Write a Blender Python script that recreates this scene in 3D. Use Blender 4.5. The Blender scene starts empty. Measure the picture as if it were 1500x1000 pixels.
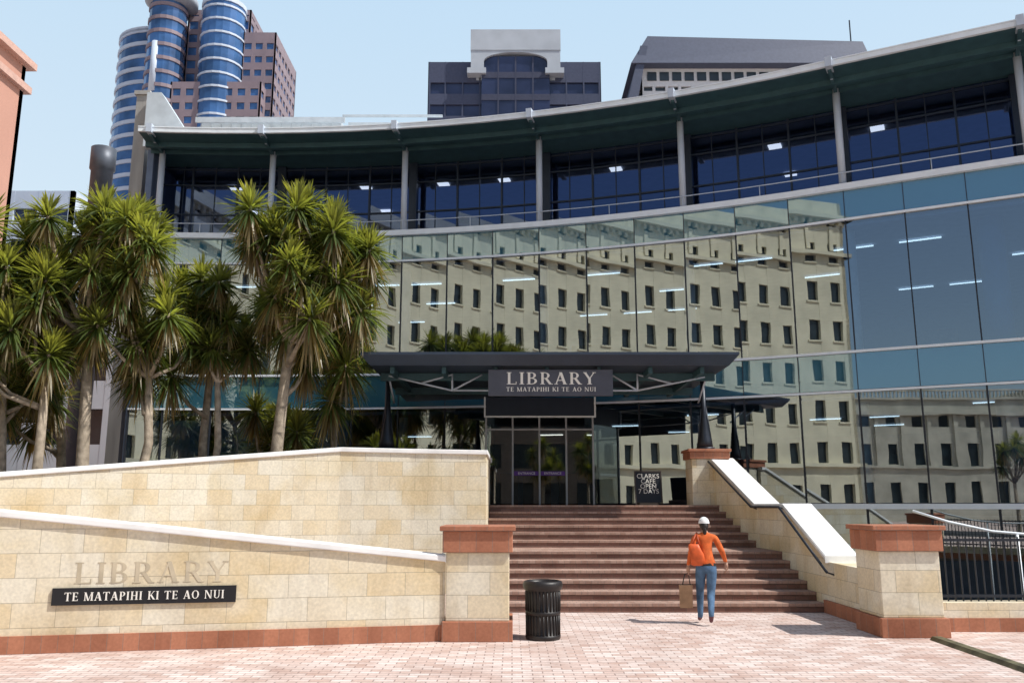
import bpy, math, random
from mathutils import Vector, Matrix
random.seed(7)
sc=bpy.context.scene
C=bpy.context.collection
# ------------------------------------------------------------------ materials
def nodes(name):
    m=bpy.data.materials.new(name); m.use_nodes=True
    nt=m.node_tree; return m,nt,nt.nodes['Principled BSDF'],nt.nodes['Material Output']
def mat(name,col,rough=.6,metal=0.,var=.12,vs=3.,bump=0.,spec=.4,streak=False):
    m,nt,b,o=nodes(name)
    b.inputs['Roughness'].default_value=rough; b.inputs['Metallic'].default_value=metal
    b.inputs['Specular IOR Level'].default_value=spec
    g=nt.nodes.new('ShaderNodeNewGeometry'); n=nt.nodes.new('ShaderNodeTexNoise')
    n.inputs['Scale'].default_value=vs; n.inputs['Detail'].default_value=6
    if streak:
        mp=nt.nodes.new('ShaderNodeMapping'); mp.inputs['Scale'].default_value=(1,1,.15)
        nt.links.new(g.outputs['Position'],mp.inputs[0]); nt.links.new(mp.outputs[0],n.inputs['Vector'])
    else: nt.links.new(g.outputs['Position'],n.inputs['Vector'])
    r=nt.nodes.new('ShaderNodeValToRGB'); nt.links.new(n.outputs['Fac'],r.inputs[0])
    r.color_ramp.elements[0].position=.3; r.color_ramp.elements[1].position=.7
    r.color_ramp.elements[0].color=(*[c*(1-var) for c in col],1)
    r.color_ramp.elements[1].color=(*[min(1,c*(1+var)) for c in col],1)
    nt.links.new(r.outputs[0],b.inputs['Base Color'])
    if bump:
        bp=nt.nodes.new('ShaderNodeBump'); bp.inputs['Strength'].default_value=bump; bp.inputs['Distance'].default_value=.02
        n2=nt.nodes.new('ShaderNodeTexNoise'); n2.inputs['Scale'].default_value=vs*8; nt.links.new(g.outputs['Position'],n2.inputs['Vector'])
        nt.links.new(n2.outputs['Fac'],bp.inputs['Height']); nt.links.new(bp.outputs[0],b.inputs['Normal'])
    return m
def brick(name,c1,c2,mo,w,h,mode='wall',ms=.006,stain=None,rough=.85,stam=.5,bump=.4,bias=0.,grime=None,gs=.35):
    m,nt,b,o=nodes(name); L=nt.links.new
    b.inputs['Roughness'].default_value=rough; b.inputs['Specular IOR Level'].default_value=.25
    g=nt.nodes.new('ShaderNodeNewGeometry'); s=nt.nodes.new('ShaderNodeSeparateXYZ'); L(g.outputs['Position'],s.inputs[0])
    cb=nt.nodes.new('ShaderNodeCombineXYZ')
    def add(a,c):
        x=nt.nodes.new('ShaderNodeMath'); x.operation='ADD'; L(a,x.inputs[0]); L(c,x.inputs[1]); return x.outputs[0]
    if mode=='xy': L(s.outputs[0],cb.inputs[0]); L(s.outputs[1],cb.inputs[1])
    elif mode=='wall': L(add(s.outputs[0],s.outputs[1]),cb.inputs[0]); L(s.outputs[2],cb.inputs[1])
    else: L(s.outputs[0],cb.inputs[0]); L(add(s.outputs[1],s.outputs[2]),cb.inputs[1])
    t=nt.nodes.new('ShaderNodeTexBrick'); L(cb.outputs[0],t.inputs['Vector'])
    t.inputs['Color1'].default_value=(*c1,1); t.inputs['Color2'].default_value=(*c2,1); t.inputs['Mortar'].default_value=(*mo,1)
    t.inputs['Scale'].default_value=1; t.inputs['Brick Width'].default_value=w; t.inputs['Row Height'].default_value=h
    t.inputs['Mortar Size'].default_value=ms; t.inputs['Mortar Smooth'].default_value=.2; t.inputs['Bias'].default_value=bias
    def stainlayer(src,scale,p0,p1,amt,col,stretch=None,off=0):
        n=nt.nodes.new('ShaderNodeTexNoise'); n.inputs['Scale'].default_value=scale; n.inputs['Detail'].default_value=8; n.inputs['Distortion'].default_value=.6
        mp=nt.nodes.new('ShaderNodeMapping'); mp.inputs['Location'].default_value=(off,off,off)
        if stretch: mp.inputs['Scale'].default_value=stretch
        L(g.outputs['Position'],mp.inputs[0]); L(mp.outputs[0],n.inputs['Vector'])
        r=nt.nodes.new('ShaderNodeMapRange'); r.inputs[1].default_value=p0; r.inputs[2].default_value=p1; r.inputs[3].default_value=0; r.inputs[4].default_value=amt
        L(n.outputs['Fac'],r.inputs[0])
        mx=nt.nodes.new('ShaderNodeMix'); mx.data_type='RGBA'; mx.blend_type='MULTIPLY'; L(r.outputs[0],mx.inputs[0]); L(src,mx.inputs[6]); mx.inputs[7].default_value=(*col,1)
        return mx.outputs[2]
    src=stainlayer(t.outputs['Color'],1.3,.45,.68,stam,stain or (.6,.6,.6))
    if grime:
        src=stainlayer(src,1.1,.5,.7,gs,grime,(1,1,.6),7.3)
        src=stainlayer(src,3.,.52,.75,gs*.6,grime,(1.5,1.5,.35),3.1)
    n2=nt.nodes.new('ShaderNodeTexNoise'); n2.inputs['Scale'].default_value=26; n2.inputs['Detail'].default_value=5; L(g.outputs['Position'],n2.inputs['Vector'])
    mr=nt.nodes.new('ShaderNodeMapRange'); mr.inputs[1].default_value=.3; mr.inputs[2].default_value=.7; mr.inputs[3].default_value=.88; mr.inputs[4].default_value=1.08; L(n2.outputs['Fac'],mr.inputs[0])
    m2=nt.nodes.new('ShaderNodeMix'); m2.data_type='RGBA'; m2.blend_type='MULTIPLY'; m2.inputs[0].default_value=1
    L(src,m2.inputs[6]); L(mr.outputs[0],m2.inputs[7]); L(m2.outputs[2],b.inputs['Base Color'])
    bp=nt.nodes.new('ShaderNodeBump'); bp.inputs['Strength'].default_value=bump; bp.inputs['Distance'].default_value=.01; bp.invert=True
    L(t.outputs['Fac'],bp.inputs['Height']); L(bp.outputs[0],b.inputs['Normal'])
    return m
def glass(name,refl,tint,rcol=(.85,.92,.95),wave=.0,base=None,rough=0.0):
    m=bpy.data.materials.new(name); m.use_nodes=True; nt=m.node_tree; nt.nodes.clear(); L=nt.links.new
    o=nt.nodes.new('ShaderNodeOutputMaterial'); mx=nt.nodes.new('ShaderNodeMixShader'); gl=nt.nodes.new('ShaderNodeBsdfGlossy')
    gl.inputs['Roughness'].default_value=rough; gl.inputs['Color'].default_value=(*rcol,1)
    if base: tr=nt.nodes.new('ShaderNodeBsdfDiffuse'); tr.inputs[0].default_value=(*base,1)
    else: tr=nt.nodes.new('ShaderNodeBsdfTransparent'); tr.inputs[0].default_value=(*tint,1)
    lw=nt.nodes.new('ShaderNodeFresnel'); lw.inputs[0].default_value=1.5
    a=nt.nodes.new('ShaderNodeMath'); a.operation='ADD'; a.use_clamp=True; a.inputs[1].default_value=refl; L(lw.outputs[0],a.inputs[0])
    L(a.outputs[0],mx.inputs[0]); L(tr.outputs[0],mx.inputs[1]); L(gl.outputs[0],mx.inputs[2]); L(mx.outputs[0],o.inputs[0])
    if wave:
        g=nt.nodes.new('ShaderNodeNewGeometry'); n=nt.nodes.new('ShaderNodeTexNoise'); n.inputs['Scale'].default_value=.9; n.inputs['Detail'].default_value=1
        L(g.outputs['Position'],n.inputs['Vector']); bp=nt.nodes.new('ShaderNodeBump'); bp.inputs['Strength'].default_value=wave; bp.inputs['Distance'].default_value=.02
        L(n.outputs['Fac'],bp.inputs['Height']); L(bp.outputs[0],gl.inputs['Normal'])
    return m
def emis(name,col,s):
    m,nt,b,o=nodes(name); b.inputs['Emission Color'].default_value=(*col,1); b.inputs['Emission Strength'].default_value=s; return m

M_pave=brick('paver',(.72,.62,.57),(.54,.39,.33),(.33,.25,.22),.23,.115,'xy',.008,(.74,.70,.68),stam=.55,grime=(.72,.60,.55),gs=.5)
M_stone=brick('sandstone',(.74,.69,.56),(.68,.55,.34),(.44,.39,.30),.62,.31,'wall',.0045,(.86,.74,.48),stam=.45,bias=-.25,bump=.5,grime=(.66,.60,.52),gs=.45)
M_cope=mat('coping_stone',(.80,.80,.78),.7,var=.09,vs=2.5,bump=.1)
M_brk=brick('red_brick',(.46,.20,.12),(.36,.15,.09),(.28,.19,.15),.23,.30,'wall',.005,(.7,.65,.6),grime=(.6,.5,.45))
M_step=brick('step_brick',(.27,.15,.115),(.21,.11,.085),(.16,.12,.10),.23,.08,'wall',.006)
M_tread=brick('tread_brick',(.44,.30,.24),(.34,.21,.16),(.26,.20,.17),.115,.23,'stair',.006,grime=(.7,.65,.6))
M_dark=mat('dark_metal',(.025,.03,.04),.4,.3,var=.2)
M_frame=mat('navy_frame',(.022,.033,.055),.4,.2,var=.1)
M_mull=mat('mullion_seal',(.015,.02,.03),.5,var=.1)
M_grey=mat('grey_paint',(.52,.58,.66),.45,var=.06,streak=True)
M_white=mat('white_metal',(.80,.85,.88),.4,var=.05,streak=True)
M_sof=mat('green_soffit',(.035,.085,.10),.5,var=.15,streak=False)
M_glass=glass('facade_glass',.30,(.34,.50,.68),rcol=(.80,.88,.92),wave=.05)
M_span=glass('spandrel_glass',.25,(0,0,0),base=(.035,.13,.18),rcol=(.7,.85,.95),wave=.05)
M_upg=glass('upper_glass',.13,(.30,.36,.52),rcol=(.40,.55,1))
M_door=glass('door_glass',.16,(.5,.55,.56),rcol=(.8,.85,.85),wave=.04)
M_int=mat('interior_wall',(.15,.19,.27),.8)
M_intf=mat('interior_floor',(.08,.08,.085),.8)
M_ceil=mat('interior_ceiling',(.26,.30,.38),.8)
M_lamp=emis('ceiling_lamp',(1,.97,.85),2.4)
M_conc=mat('concrete',(.36,.35,.33),.85,var=.2,streak=True,bump=.2)
M_soil=mat('bark_mulch',(.07,.05,.035),.95,var=.4,vs=9,bump=.6)
M_black=mat('black_plaque',(.012,.013,.016),.4)
M_txt=mat('white_lettering',(.78,.76,.70),.5,var=.02)
M_letshade=mat('shade_toned_lettering',(.50,.43,.31),.85,var=.2)  # darker stone tone: the shade of carved cuts put into the colour
M_asph=mat('asphalt',(.05,.05,.052),.9,var=.2,vs=8)
# ------------------------------------------------------------------ builders
def empty(name,loc=(0,0,0)):
    e=bpy.data.objects.new(name,None); e.location=loc; e.empty_display_size=.3; C.objects.link(e); return e
class MB:
    def __init__(s): s.v=[];s.f=[];s.m=[];s.c=[];s.mi=0
    def add(s,vs,fs,cols=None):
        b=len(s.v); s.v+= [tuple(x) for x in vs]; s.f+=[tuple(i+b for i in f) for f in fs]; s.m+=[s.mi]*len(fs)
        if cols: s.c+=cols
    def hexa(s,p): s.add(p,[(0,3,2,1),(4,5,6,7),(0,1,5,4),(1,2,6,5),(2,3,7,6),(3,0,4,7)])
    def box(s,x0,x1,y0,y1,z0,z1): s.hexa([(x0,y0,z0),(x1,y0,z0),(x1,y1,z0),(x0,y1,z0),(x0,y0,z1),(x1,y0,z1),(x1,y1,z1),(x0,y1,z1)])
    def obox(s,o,d,a0,a1,b0,b1,z0,z1):
        n=(-d[1],d[0]); P=lambda a,b,z:(o[0]+d[0]*a+n[0]*b,o[1]+d[1]*a+n[1]*b,z)
        s.hexa([P(a0,b0,z0),P(a1,b0,z0),P(a1,b1,z0),P(a0,b1,z0),P(a0,b0,z1),P(a1,b0,z1),P(a1,b1,z1),P(a0,b1,z1)])
    def prism(s,poly,z0,z1):
        n=len(poly); s.add([(x,y,z0) for x,y in poly]+[(x,y,z1) for x,y in poly],
          [tuple(range(n))[::-1],tuple(range(n,2*n))]+[(i,(i+1)%n,n+(i+1)%n,n+i) for i in range(n)])
    def tube(s,pts,rs,n=8,cap=True):
        pts=[Vector(p) for p in pts]
        if not hasattr(rs,'__len__'): rs=[rs]*len(pts)
        vs=[];fs=[]; u=None
        for i,p in enumerate(pts):
            d=(pts[min(i+1,len(pts)-1)]-pts[max(i-1,0)]).normalized()
            if u is None:
                u=d.cross(Vector((0,0,1)) if abs(d.z)<.9 else Vector((1,0,0))).normalized()
            else:
                u=(u-d*u.dot(d)).normalized()
            w=d.cross(u)
            for k in range(n):
                a=2*math.pi*k/n; vs.append(p+(u*math.cos(a)+w*math.sin(a))*rs[i])
        for i in range(len(pts)-1):
            for k in range(n):
                k2=(k+1)%n; fs.append((i*n+k,i*n+k2,(i+1)*n+k2,(i+1)*n+k))
        if cap: fs.append(tuple(range(n))[::-1]); fs.append(tuple((len(pts)-1)*n+k for k in range(n)))
        s.add(vs,fs)
    def lathe(s,c,prof,n=24):
        vs=[];fs=[]
        for r,z in prof:
            for k in range(n):
                a=2*math.pi*k/n; vs.append((c[0]+r*math.cos(a),c[1]+r*math.sin(a),c[2]+z))
        for i in range(len(prof)-1):
            for k in range(n):
                k2=(k+1)%n; fs.append((i*n+k,i*n+k2,(i+1)*n+k2,(i+1)*n+k))
        fs.append(tuple(range(n))[::-1]); fs.append(tuple((len(prof)-1)*n+k for k in range(n)))
        s.add(vs,fs)
    def ell(s,c,r,nu=16,nv=10,v0=-90,v1=90):
        vs=[];fs=[]
        for j in range(nv+1):
            e=math.radians(v0+(v1-v0)*j/nv)
            for k in range(nu):
                a=2*math.pi*k/nu; vs.append((c[0]+r[0]*math.cos(e)*math.cos(a),c[1]+r[1]*math.cos(e)*math.sin(a),c[2]+r[2]*math.sin(e)))
        for j in range(nv):
            for k in range(nu):
                k2=(k+1)%nu; fs.append((j*nu+k,j*nu+k2,(j+1)*nu+k2,(j+1)*nu+k))
        s.add(vs,fs)
    def obj(s,name,mats,parent=None,smooth=False,bevel=0,mx=None):
        me=bpy.data.meshes.new(name); me.from_pydata(s.v,[],s.f)
        if not isinstance(mats,(list,tuple)): mats=[mats]
        for m in mats: me.materials.append(m)
        me.polygons.foreach_set('material_index',s.m)
        if smooth: me.polygons.foreach_set('use_smooth',[True]*len(s.f))
        if s.c:
            ca=me.color_attributes.new('Col','FLOAT_COLOR','POINT'); fl=[]
            for c in s.c: fl+=list(c)
            ca.data.foreach_set('color',fl)
        me.update(); o=bpy.data.objects.new(name,me); C.objects.link(o)
        if parent: o.parent=parent
        if mx is not None: o.matrix_local=mx
        if bevel:
            b=o.modifiers.new('b','BEVEL'); b.width=bevel; b.segments=2; b.limit_method='ANGLE'
        return o
def ribbon(mb,pts,o0,o1,zb,zt):
    n=len(pts); N=[]
    for i in range(n):
        a=Vector(pts[max(i-1,0)][:2]); b=Vector(pts[i][:2]); c=Vector(pts[min(i+1,n-1)][:2])
        d1=(b-a).normalized() if i>0 else (c-b).normalized(); d2=(c-b).normalized() if i<n-1 else d1
        n1=Vector((-d1.y,d1.x)); n2=Vector((-d2.y,d2.x)); m=(n1+n2).normalized(); m/=max(.5,m.dot(n1)); N.append(m)
    vs=[];fs=[]
    for i,p in enumerate(pts):
        lo=zb if zb is not None else p[2]; hi=p[2]+zt
        for off,z in ((o0,lo),(o0,hi),(o1,hi),(o1,lo)):
            vs.append((p[0]+N[i].x*off,p[1]+N[i].y*off,z))
    for i in range(n-1):
        for k in range(4):
            k2=(k+1)%4; fs.append((i*4+k,i*4+k2,(i+1)*4+k2,(i+1)*4+k))
    fs.append((0,1,2,3)); fs.append(tuple((n-1)*4+k for k in (3,2,1,0)))
    mb.add(vs,fs)
# ------------------------------------------------------------------ serif lettering
def glyph(ch):
    P=[]; T=.15; t=.06
    R=lambda x0,y0,x1,y1:P.append([(x0,y0),(x1,y0),(x1,y1),(x0,y1)])
    def S(x0,y0,x1,y1,w): P.append([(x0-w/2,y0),(x0+w/2,y0),(x1+w/2,y1),(x1-w/2,y1)])
    def stem(x,w=T,top=True,bot=True):
        R(x-w/2,0,x+w/2,1)
        if bot: R(x-w/2-.07,0,x+w/2+.07,.045)
        if top: R(x-w/2-.07,.955,x+w/2+.07,1)
    def arc(cx,cy,rx,ry,a0,a1,w,w2=t):
        n=10
        for i in range(n):
            q=[]
            for a,f in ((a0+(a1-a0)*i/n,0),(a0+(a1-a0)*(i+1)/n,0),(a0+(a1-a0)*(i+1)/n,1),(a0+(a1-a0)*i/n,1)):
                r=math.radians(a); ww=w2+(w-w2)*abs(math.cos(r))
                q.append((cx+(rx-(ww if f else 0))*math.cos(r),cy+(ry-(w2 if f else 0))*math.sin(r)))
            P.append(q)
    w=.7
    if ch=='L': stem(.18);R(.2,0,.62,.055);R(.58,.05,.62,.22);w=.68
    elif ch=='I': stem(.17);w=.34
    elif ch=='B': stem(.18);arc(.3,.75,.3,.25,-90,90,T);arc(.3,.27,.36,.27,-90,90,T);R(.2,.94,.31,1);R(.2,0,.31,.055);R(.2,.49,.31,.545);w=.72
    elif ch=='P': stem(.18);arc(.3,.72,.32,.28,-90,90,T);R(.2,.94,.31,1);R(.2,.44,.31,.5);w=.66
    elif ch=='R': stem(.18);arc(.3,.73,.31,.27,-90,90,T);R(.2,.94,.31,1);R(.2,.46,.31,.52);S(.66,0,.4,.48,.17);R(.58,0,.8,.045);w=.78
    elif ch=='A': S(.12,0,.40,1,.07);S(.66,0,.40,1,.17);R(.22,.3,.58,.36);R(.02,0,.24,.045);R(.53,0,.79,.045);w=.8
    elif ch=='Y': R(.31,0,.46,.5);S(.38,.45,.1,1,.15);S(.38,.45,.66,1,.07);R(0,.955,.22,1);R(.55,.955,.77,1);R(.24,0,.53,.045);w=.76
    elif ch=='T': stem(.36,T,False);R(.03,.94,.69,1);R(.03,.78,.07,.94);R(.65,.78,.69,.94);w=.72
    elif ch=='E': stem(.18);R(.2,0,.6,.055);R(.2,.945,.58,1);R(.2,.48,.5,.53);R(.56,.05,.6,.22);R(.54,.8,.58,.95);R(.47,.4,.5,.6);w=.66
    elif ch=='M': stem(.13,.07);stem(.83,T);S(.47,0,.14,1,.14);S(.47,0,.8,1,.06);w=.98
    elif ch=='N': stem(.13,.07);stem(.72,.07,True,False);S(.7,0,.16,1,.16);w=.86
    elif ch=='H': stem(.18);stem(.65);R(.2,.475,.6,.53);w=.83
    elif ch=='K': stem(.18);S(.26,.42,.66,1,.07);S(.68,0,.36,.55,.17);R(.56,.955,.76,1);R(.58,0,.8,.045);w=.78
    elif ch=='U': R(.11,.3,.26,1);R(.04,.955,.33,1);R(.6,.3,.67,1);R(.53,.955,.75,1);arc(.39,.3,.28,.3,180,360,.11);w=.78
    elif ch=='O': arc(.42,.5,.39,.51,0,360,.16);w=.84
    elif ch==' ': w=.38
    return P,w
def serif(name,text,width,height,depth,m,parent,mx):
    x=0; G=[]
    for ch in text:
        P,w=glyph(ch); G+= [[(a+x,b) for a,b in q] for q in P]; x+=w+.09
    sx=width/(x-.09); mb=MB()
    for i,q in enumerate(G):
        d=depth+(i%9)*.0004; k=len(q)
        mb.add([(a*sx,-d,b*height) for a,b in q]+[(a*sx,0.0005,b*height) for a,b in q],[tuple(range(k))]+[(j,j+k,(j+1)%k+k,(j+1)%k) for j in range(k)])
    return mb.obj(name,m,parent,mx=mx)
def text(name,s,size,m,parent,mx,align='CENTER'):
    c=bpy.data.curves.new(name,'FONT'); c.body=s; c.size=size; c.align_x=align; c.extrude=.002; c.space_line=.8
    c.materials.append(m); o=bpy.data.objects.new(name,c); C.objects.link(o); o.parent=parent; o.matrix_local=mx; return o
# ------------------------------------------------------------------ camera, light, sky
cam=bpy.data.cameras.new('camera'); cam.lens=30; cam.sensor_width=36; cam.clip_end=3000
co=bpy.data.objects.new('camera',cam); C.objects.link(co); co.location=(0,0,1.85); co.rotation_euler=(math.radians(90+10.87),0,0); sc.camera=co
EL=math.radians(52); AZ=math.radians(110)
w=bpy.data.worlds.new('World'); sc.world=w; w.use_nodes=True; wn=w.node_tree; WL=wn.links.new
bg=wn.nodes['Background']; sk=wn.nodes.new('ShaderNodeTexSky'); sk.sky_type='NISHITA'; sk.sun_disc=False
sk.sun_elevation=EL; sk.sun_rotation=AZ; sk.dust_density=1.5; sk.air_density=1.0; sk.ozone_density=1.5
tc=wn.nodes.new('ShaderNodeTexCoord'); sp=wn.nodes.new('ShaderNodeSeparateXYZ'); WL(tc.outputs['Generated'],sp.inputs[0])
hz=wn.nodes.new('ShaderNodeMapRange'); hz.interpolation_type='SMOOTHSTEP'; hz.inputs[1].default_value=-.15; hz.inputs[2].default_value=.55; hz.inputs[3].default_value=.05; hz.inputs[4].default_value=.84; WL(sp.outputs[1],hz.inputs[0])
hr_=wn.nodes.new('ShaderNodeMapRange'); hr_.inputs[1].default_value=.15; hr_.inputs[2].default_value=.65; WL(sp.outputs[2],hr_.inputs[0])
hc=wn.nodes.new('ShaderNodeMix'); hc.data_type='RGBA'; WL(hr_.outputs[0],hc.inputs[0]); hc.inputs[6].default_value=(6.3,7.2,7.7,1); hc.inputs[7].default_value=(4.5,6.3,8.0,1)
mxs=wn.nodes.new('ShaderNodeMix'); mxs.data_type='RGBA'; WL(hz.outputs[0],mxs.inputs[0]); WL(sk.outputs[0],mxs.inputs[6]); WL(hc.outputs[2],mxs.inputs[7])
WL(mxs.outputs[2],bg.inputs[0]); bg.inputs[1].default_value=.13
sl=bpy.data.lights.new('sun','SUN'); sl.energy=5.0; sl.angle=math.radians(.5); sl.color=(1,.97,.92)
so=bpy.data.objects.new('sun',sl); C.objects.link(so); so.location=(20,-8,40)
sd=Vector((math.sin(AZ)*math.cos(EL),math.cos(AZ)*math.cos(EL),math.sin(EL)))
so.rotation_euler=sd.to_track_quat('Z','Y').to_euler()
sc.view_settings.view_transform='Standard'; sc.view_settings.look='None'; sc.view_settings.exposure=0
# ------------------------------------------------------------------ ground
mb=MB(); xs=[-900,6.1,17,900]; ys=[-900,13.75,30,900]
for i in range(3):
    for j in range(3):
        if i==1 and j==1: continue
        mb.add([(xs[i],ys[j],0),(xs[i+1],ys[j],0),(xs[i+1],ys[j+1],0),(xs[i],ys[j+1],0)],[(0,1,2,3)])
mb.obj('pavement_ground',M_pave)
mb=MB(); mb.add([(6,13.6,-2.6),(17,13.6,-2.6),(17,30,-2.6),(6,30,-2.6)],[(0,1,2,3)])
mb.add([(6.1,13.75,-2.6),(17,13.75,-2.6),(17,13.75,0),(6.1,13.75,0)],[(0,1,2,3)])
mb.add([(6.1,13.75,-2.6),(6.1,13.75,0),(6.1,30,0),(6.1,30,-2.6)],[(0,1,2,3)])
mb.obj('sunken_court',mat('dark_paving',(.10,.10,.10),.9,var=.3))
mb=MB(); mb.box(-200,200,-20,-9,-.3,.004); mb.obj('road',M_asph)
# ------------------------------------------------------------------ LIBRARY
lib=empty('library_building')
PH6=.2496+.0389*6; PHS=.2496+.0389*5.5
P6=Vector((-9+40*math.sin(PH6),-12+40*math.cos(PH6))); TT=Vector((math.cos(PHS),-math.sin(PHS))); NN=Vector((-math.sin(PHS),-math.cos(PHS)))
def F(s,off=0.):
    if s<=6:
        p=.2496+.0389*s; r=40-off; return (-9+r*math.sin(p),-12+r*math.cos(p))
    q=P6+TT*(1.555*(s-6))+NN*off; return (q.x,q.y)
S0=-8.7; SS=[S0]+list(range(-8,15))
def band(mb,sl,o0,o1,z0,z1,z0b=None,z1b=None):
    z0b=z0 if z0b is None else z0b; z1b=z1 if z1b is None else z1b
    for a,b in zip(sl[:-1],sl[1:]):
        A,B,Cc,D=F(a,o0),F(b,o0),F(b,o1),F(a,o1)
        mb.hexa([(*A,z0),(*B,z0),(*Cc,z0b),(*D,z0b),(*A,z1),(*B,z1),(*Cc,z1b),(*D,z1b)])
def sheet(mb,sl,off,z0,z1):
    for a,b in zip(sl[:-1],sl[1:]):
        A,B=F(a,off),F(b,off); mb.add([(*A,z0),(*B,z0),(*B,z1),(*A,z1)],[(0,1,2,3)])
def rad(mb,s,o0,o1,hw,z0,z1,z0b=None,z1b=None):
    a=Vector(F(s,o0)); b=Vector(F(s,o1)); d=(b-a).normalized(); n=Vector((-d.y,d.x))*hw
    z0b=z0 if z0b is None else z0b; z1b=z1 if z1b is None else z1b
    mb.hexa([(*(a-n),z0),(*(b-n),z0b),(*(b+n),z0b),(*(a+n),z0),(*(a-n),z1),(*(b-n),z1b),(*(b+n),z1b),(*(a+n),z1)])
g=MB(); sheet(g,SS,0,6.10,9.86); sheet(g,[S0]+list(range(-8,0)),0,1.92,4.92); sheet(g,list(range(1,15)),0,1.92,4.92); sheet(g,[4]+list(range(5,15)),0,-2.5,1.78); g.obj('curtain_wall_glass',M_glass,lib)
g=MB(); sheet(g,SS,0,5.0,6.02); sheet(g,SS,0,9.94,10.78); g.obj('spandrel_panels',M_span,lib)
g=MB()
for z,h,d in ((4.95,.06,.08),(6.06,.07,.08),(9.9,.065,.08)): band(g,SS,d,-.03,z-h/2,z+h/2)
band(g,SS,.14,-.03,10.78,10.96); band(g,[3.6]+list(range(4,15)),.12,-.03,1.76,1.9)
g.obj('white_transoms',M_white,lib)
g=MB()
for s in SS:
    if s!=0: rad(g,s,.05,-.08,.022,1.9,4.92)
    rad(g,s,.04,-.08,.017,6.1,9.87); rad(g,s,.02,-.05,.010,5.0,6.02); rad(g,s,.02,-.05,.010,9.94,10.78)
    if s>=4: rad(g,s,.05,-.08,.03,-2.5,1.78)
g.obj('mullions',M_mull,lib)
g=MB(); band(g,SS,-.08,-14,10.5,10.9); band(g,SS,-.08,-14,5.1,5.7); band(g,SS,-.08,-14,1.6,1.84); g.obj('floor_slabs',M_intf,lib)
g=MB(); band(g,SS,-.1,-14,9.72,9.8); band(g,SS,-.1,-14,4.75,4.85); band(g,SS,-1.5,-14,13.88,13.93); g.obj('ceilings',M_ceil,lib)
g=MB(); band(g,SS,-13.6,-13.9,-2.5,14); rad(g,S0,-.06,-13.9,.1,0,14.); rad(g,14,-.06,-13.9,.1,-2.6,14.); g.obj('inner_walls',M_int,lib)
g=MB()
rl=random.Random(3)
def lamp(s,off,z,l,wd,along=True):
    a=Vector(F(s,off)); p=.2496+.0389*min(s,6); d=(math.cos(p),-math.sin(p))
    g.obox(a,d,-l/2,l/2,-wd/2,wd/2,z-.03,z)
for s in range(-8,14):
    for off in (-2.2,-5.2,-8.5):
        if rl.random()<.55: lamp(s+.3*rl.random(),off,9.68,1.15,.08)
        if rl.random()<.3: lamp(s+.3*rl.random(),off,4.72,1.,.08)
for s in [-7.4,-4.4,-2.6,-1.2,1.3,4.6,6.6,9.2]:
    lamp(s,-3.2,13.86,.42,.4)
    if rl.random()<.6: lamp(s+.1,-6,13.86,.42,.4)
g.obj('ceiling_lamps',M_lamp,lib)
g=MB()
for k in range(16):
    s=-7.5+k*1.35; a=Vector(F(s,-3.5-rl.random()*3)); p=.2496+.0389*min(s,6)
    g.obox(a,(math.cos(p),-math.sin(p)),-.6,.6,-.2,.2,5.71,5.71+1.1+rl.random()*.7)
g.obj('bookshelves',mat('shelf_wood',(.16,.10,.06),.7,var=.5,vs=6),lib)
g=MB()
for a,b in ((-8.6,-8.1),(-7.9,-7.1),(-6.9,-6.1),(-4.8,-4.1)): band(g,[a,b],-.25,-.28,1.95,4.6)
g.obj('window_blinds',mat('blind',(.66,.68,.68),.8),lib)
g=MB()
for s in (-6,-3,0,3,6,9,12):
    x,y=F(s,-.65)
    if s!=0: g.tube([(x,y,1.85),(x,y,4.7)],.17,16)
    g.tube([(x,y,5.7),(x,y,9.72)],.17,16)
g.obj('interior_columns',mat('pale_column',(.75,.78,.78),.6),lib,True)
g=MB()
for s,r in ((8.35,.34),(9.6,.3),(11,.34)):
    x,y=F(s,-1.2); g.tube([(x,y,5.7),(x,y,9.72)],r,20); g.tube([(x,y,1.85),(x,y,4.7)],r,20)
g.obj('blue_columns',mat('blue_column',(.04,.16,.34),.4),lib,True)
g=MB(); sheet(g,SS,-1.35,10.95,13.9); g.obj('upper_windows',M_upg,lib)
g=MB()
for s in SS:
    rad(g,s,-1.29,-1.42,.03,10.9,13.9); rad(g,s+.5,-1.31,-1.4,.014,10.9,13.9)
    if (s if isinstance(s,int) else 1)%3==0: rad(g,s,-1.2,-1.45,.14,10.9,13.9)
for z in (10.98,12.1,13.2,13.8): band(g,SS,-1.30,-1.4,z-.025,z+.025)
g.obj('upper_window_frames',M_frame,lib)
g=MB()
for s in (-8.45,-6,-3,0,3,6,9,12):
    x,y=F(s,-.1); g.tube([(x,y,10.96),(x,y,13.98)],.105,16)
g.obj('verandah_columns',M_grey,lib,True)
g=MB(); pts=[(*F(s,.02),11.32) for s in SS]; g.tube(pts,.018,6)
for s in [S0]+[x*1.5 for x in range(-5,10)]:
    x,y=F(s,.02); g.tube([(x,y,10.95),(x,y,11.32)],.014,6)
g.obj('terrace_rail',M_grey,lib,True)
g=MB(); band(g,SS,1.22,.0,14.06,14.16,14.0,14.2); band(g,SS,-.003,-1.5,14.0,14.2,13.92,14.3); band(g,SS,-1.5,-14.2,13.94,14.3,13.94,14.9)
band(g,SS,.55,.40,13.86,14.04); band(g,SS,-.04,-.16,13.86,13.99)
for s in (-8.45,-6,-3,0,3,6,9,12): rad(g,s,1.2,-.3,.05,13.94,14.07,13.82,14.01)
g.obj('roof_soffit',M_sof,lib)
g=MB(); band(g,SS,1.32,1.225,14.06,14.2); band(g,SS,1.335,-14.3,14.205,14.24,14.95,15.0); g.obj('roof_edge',M_white,lib)
g=MB()
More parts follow.
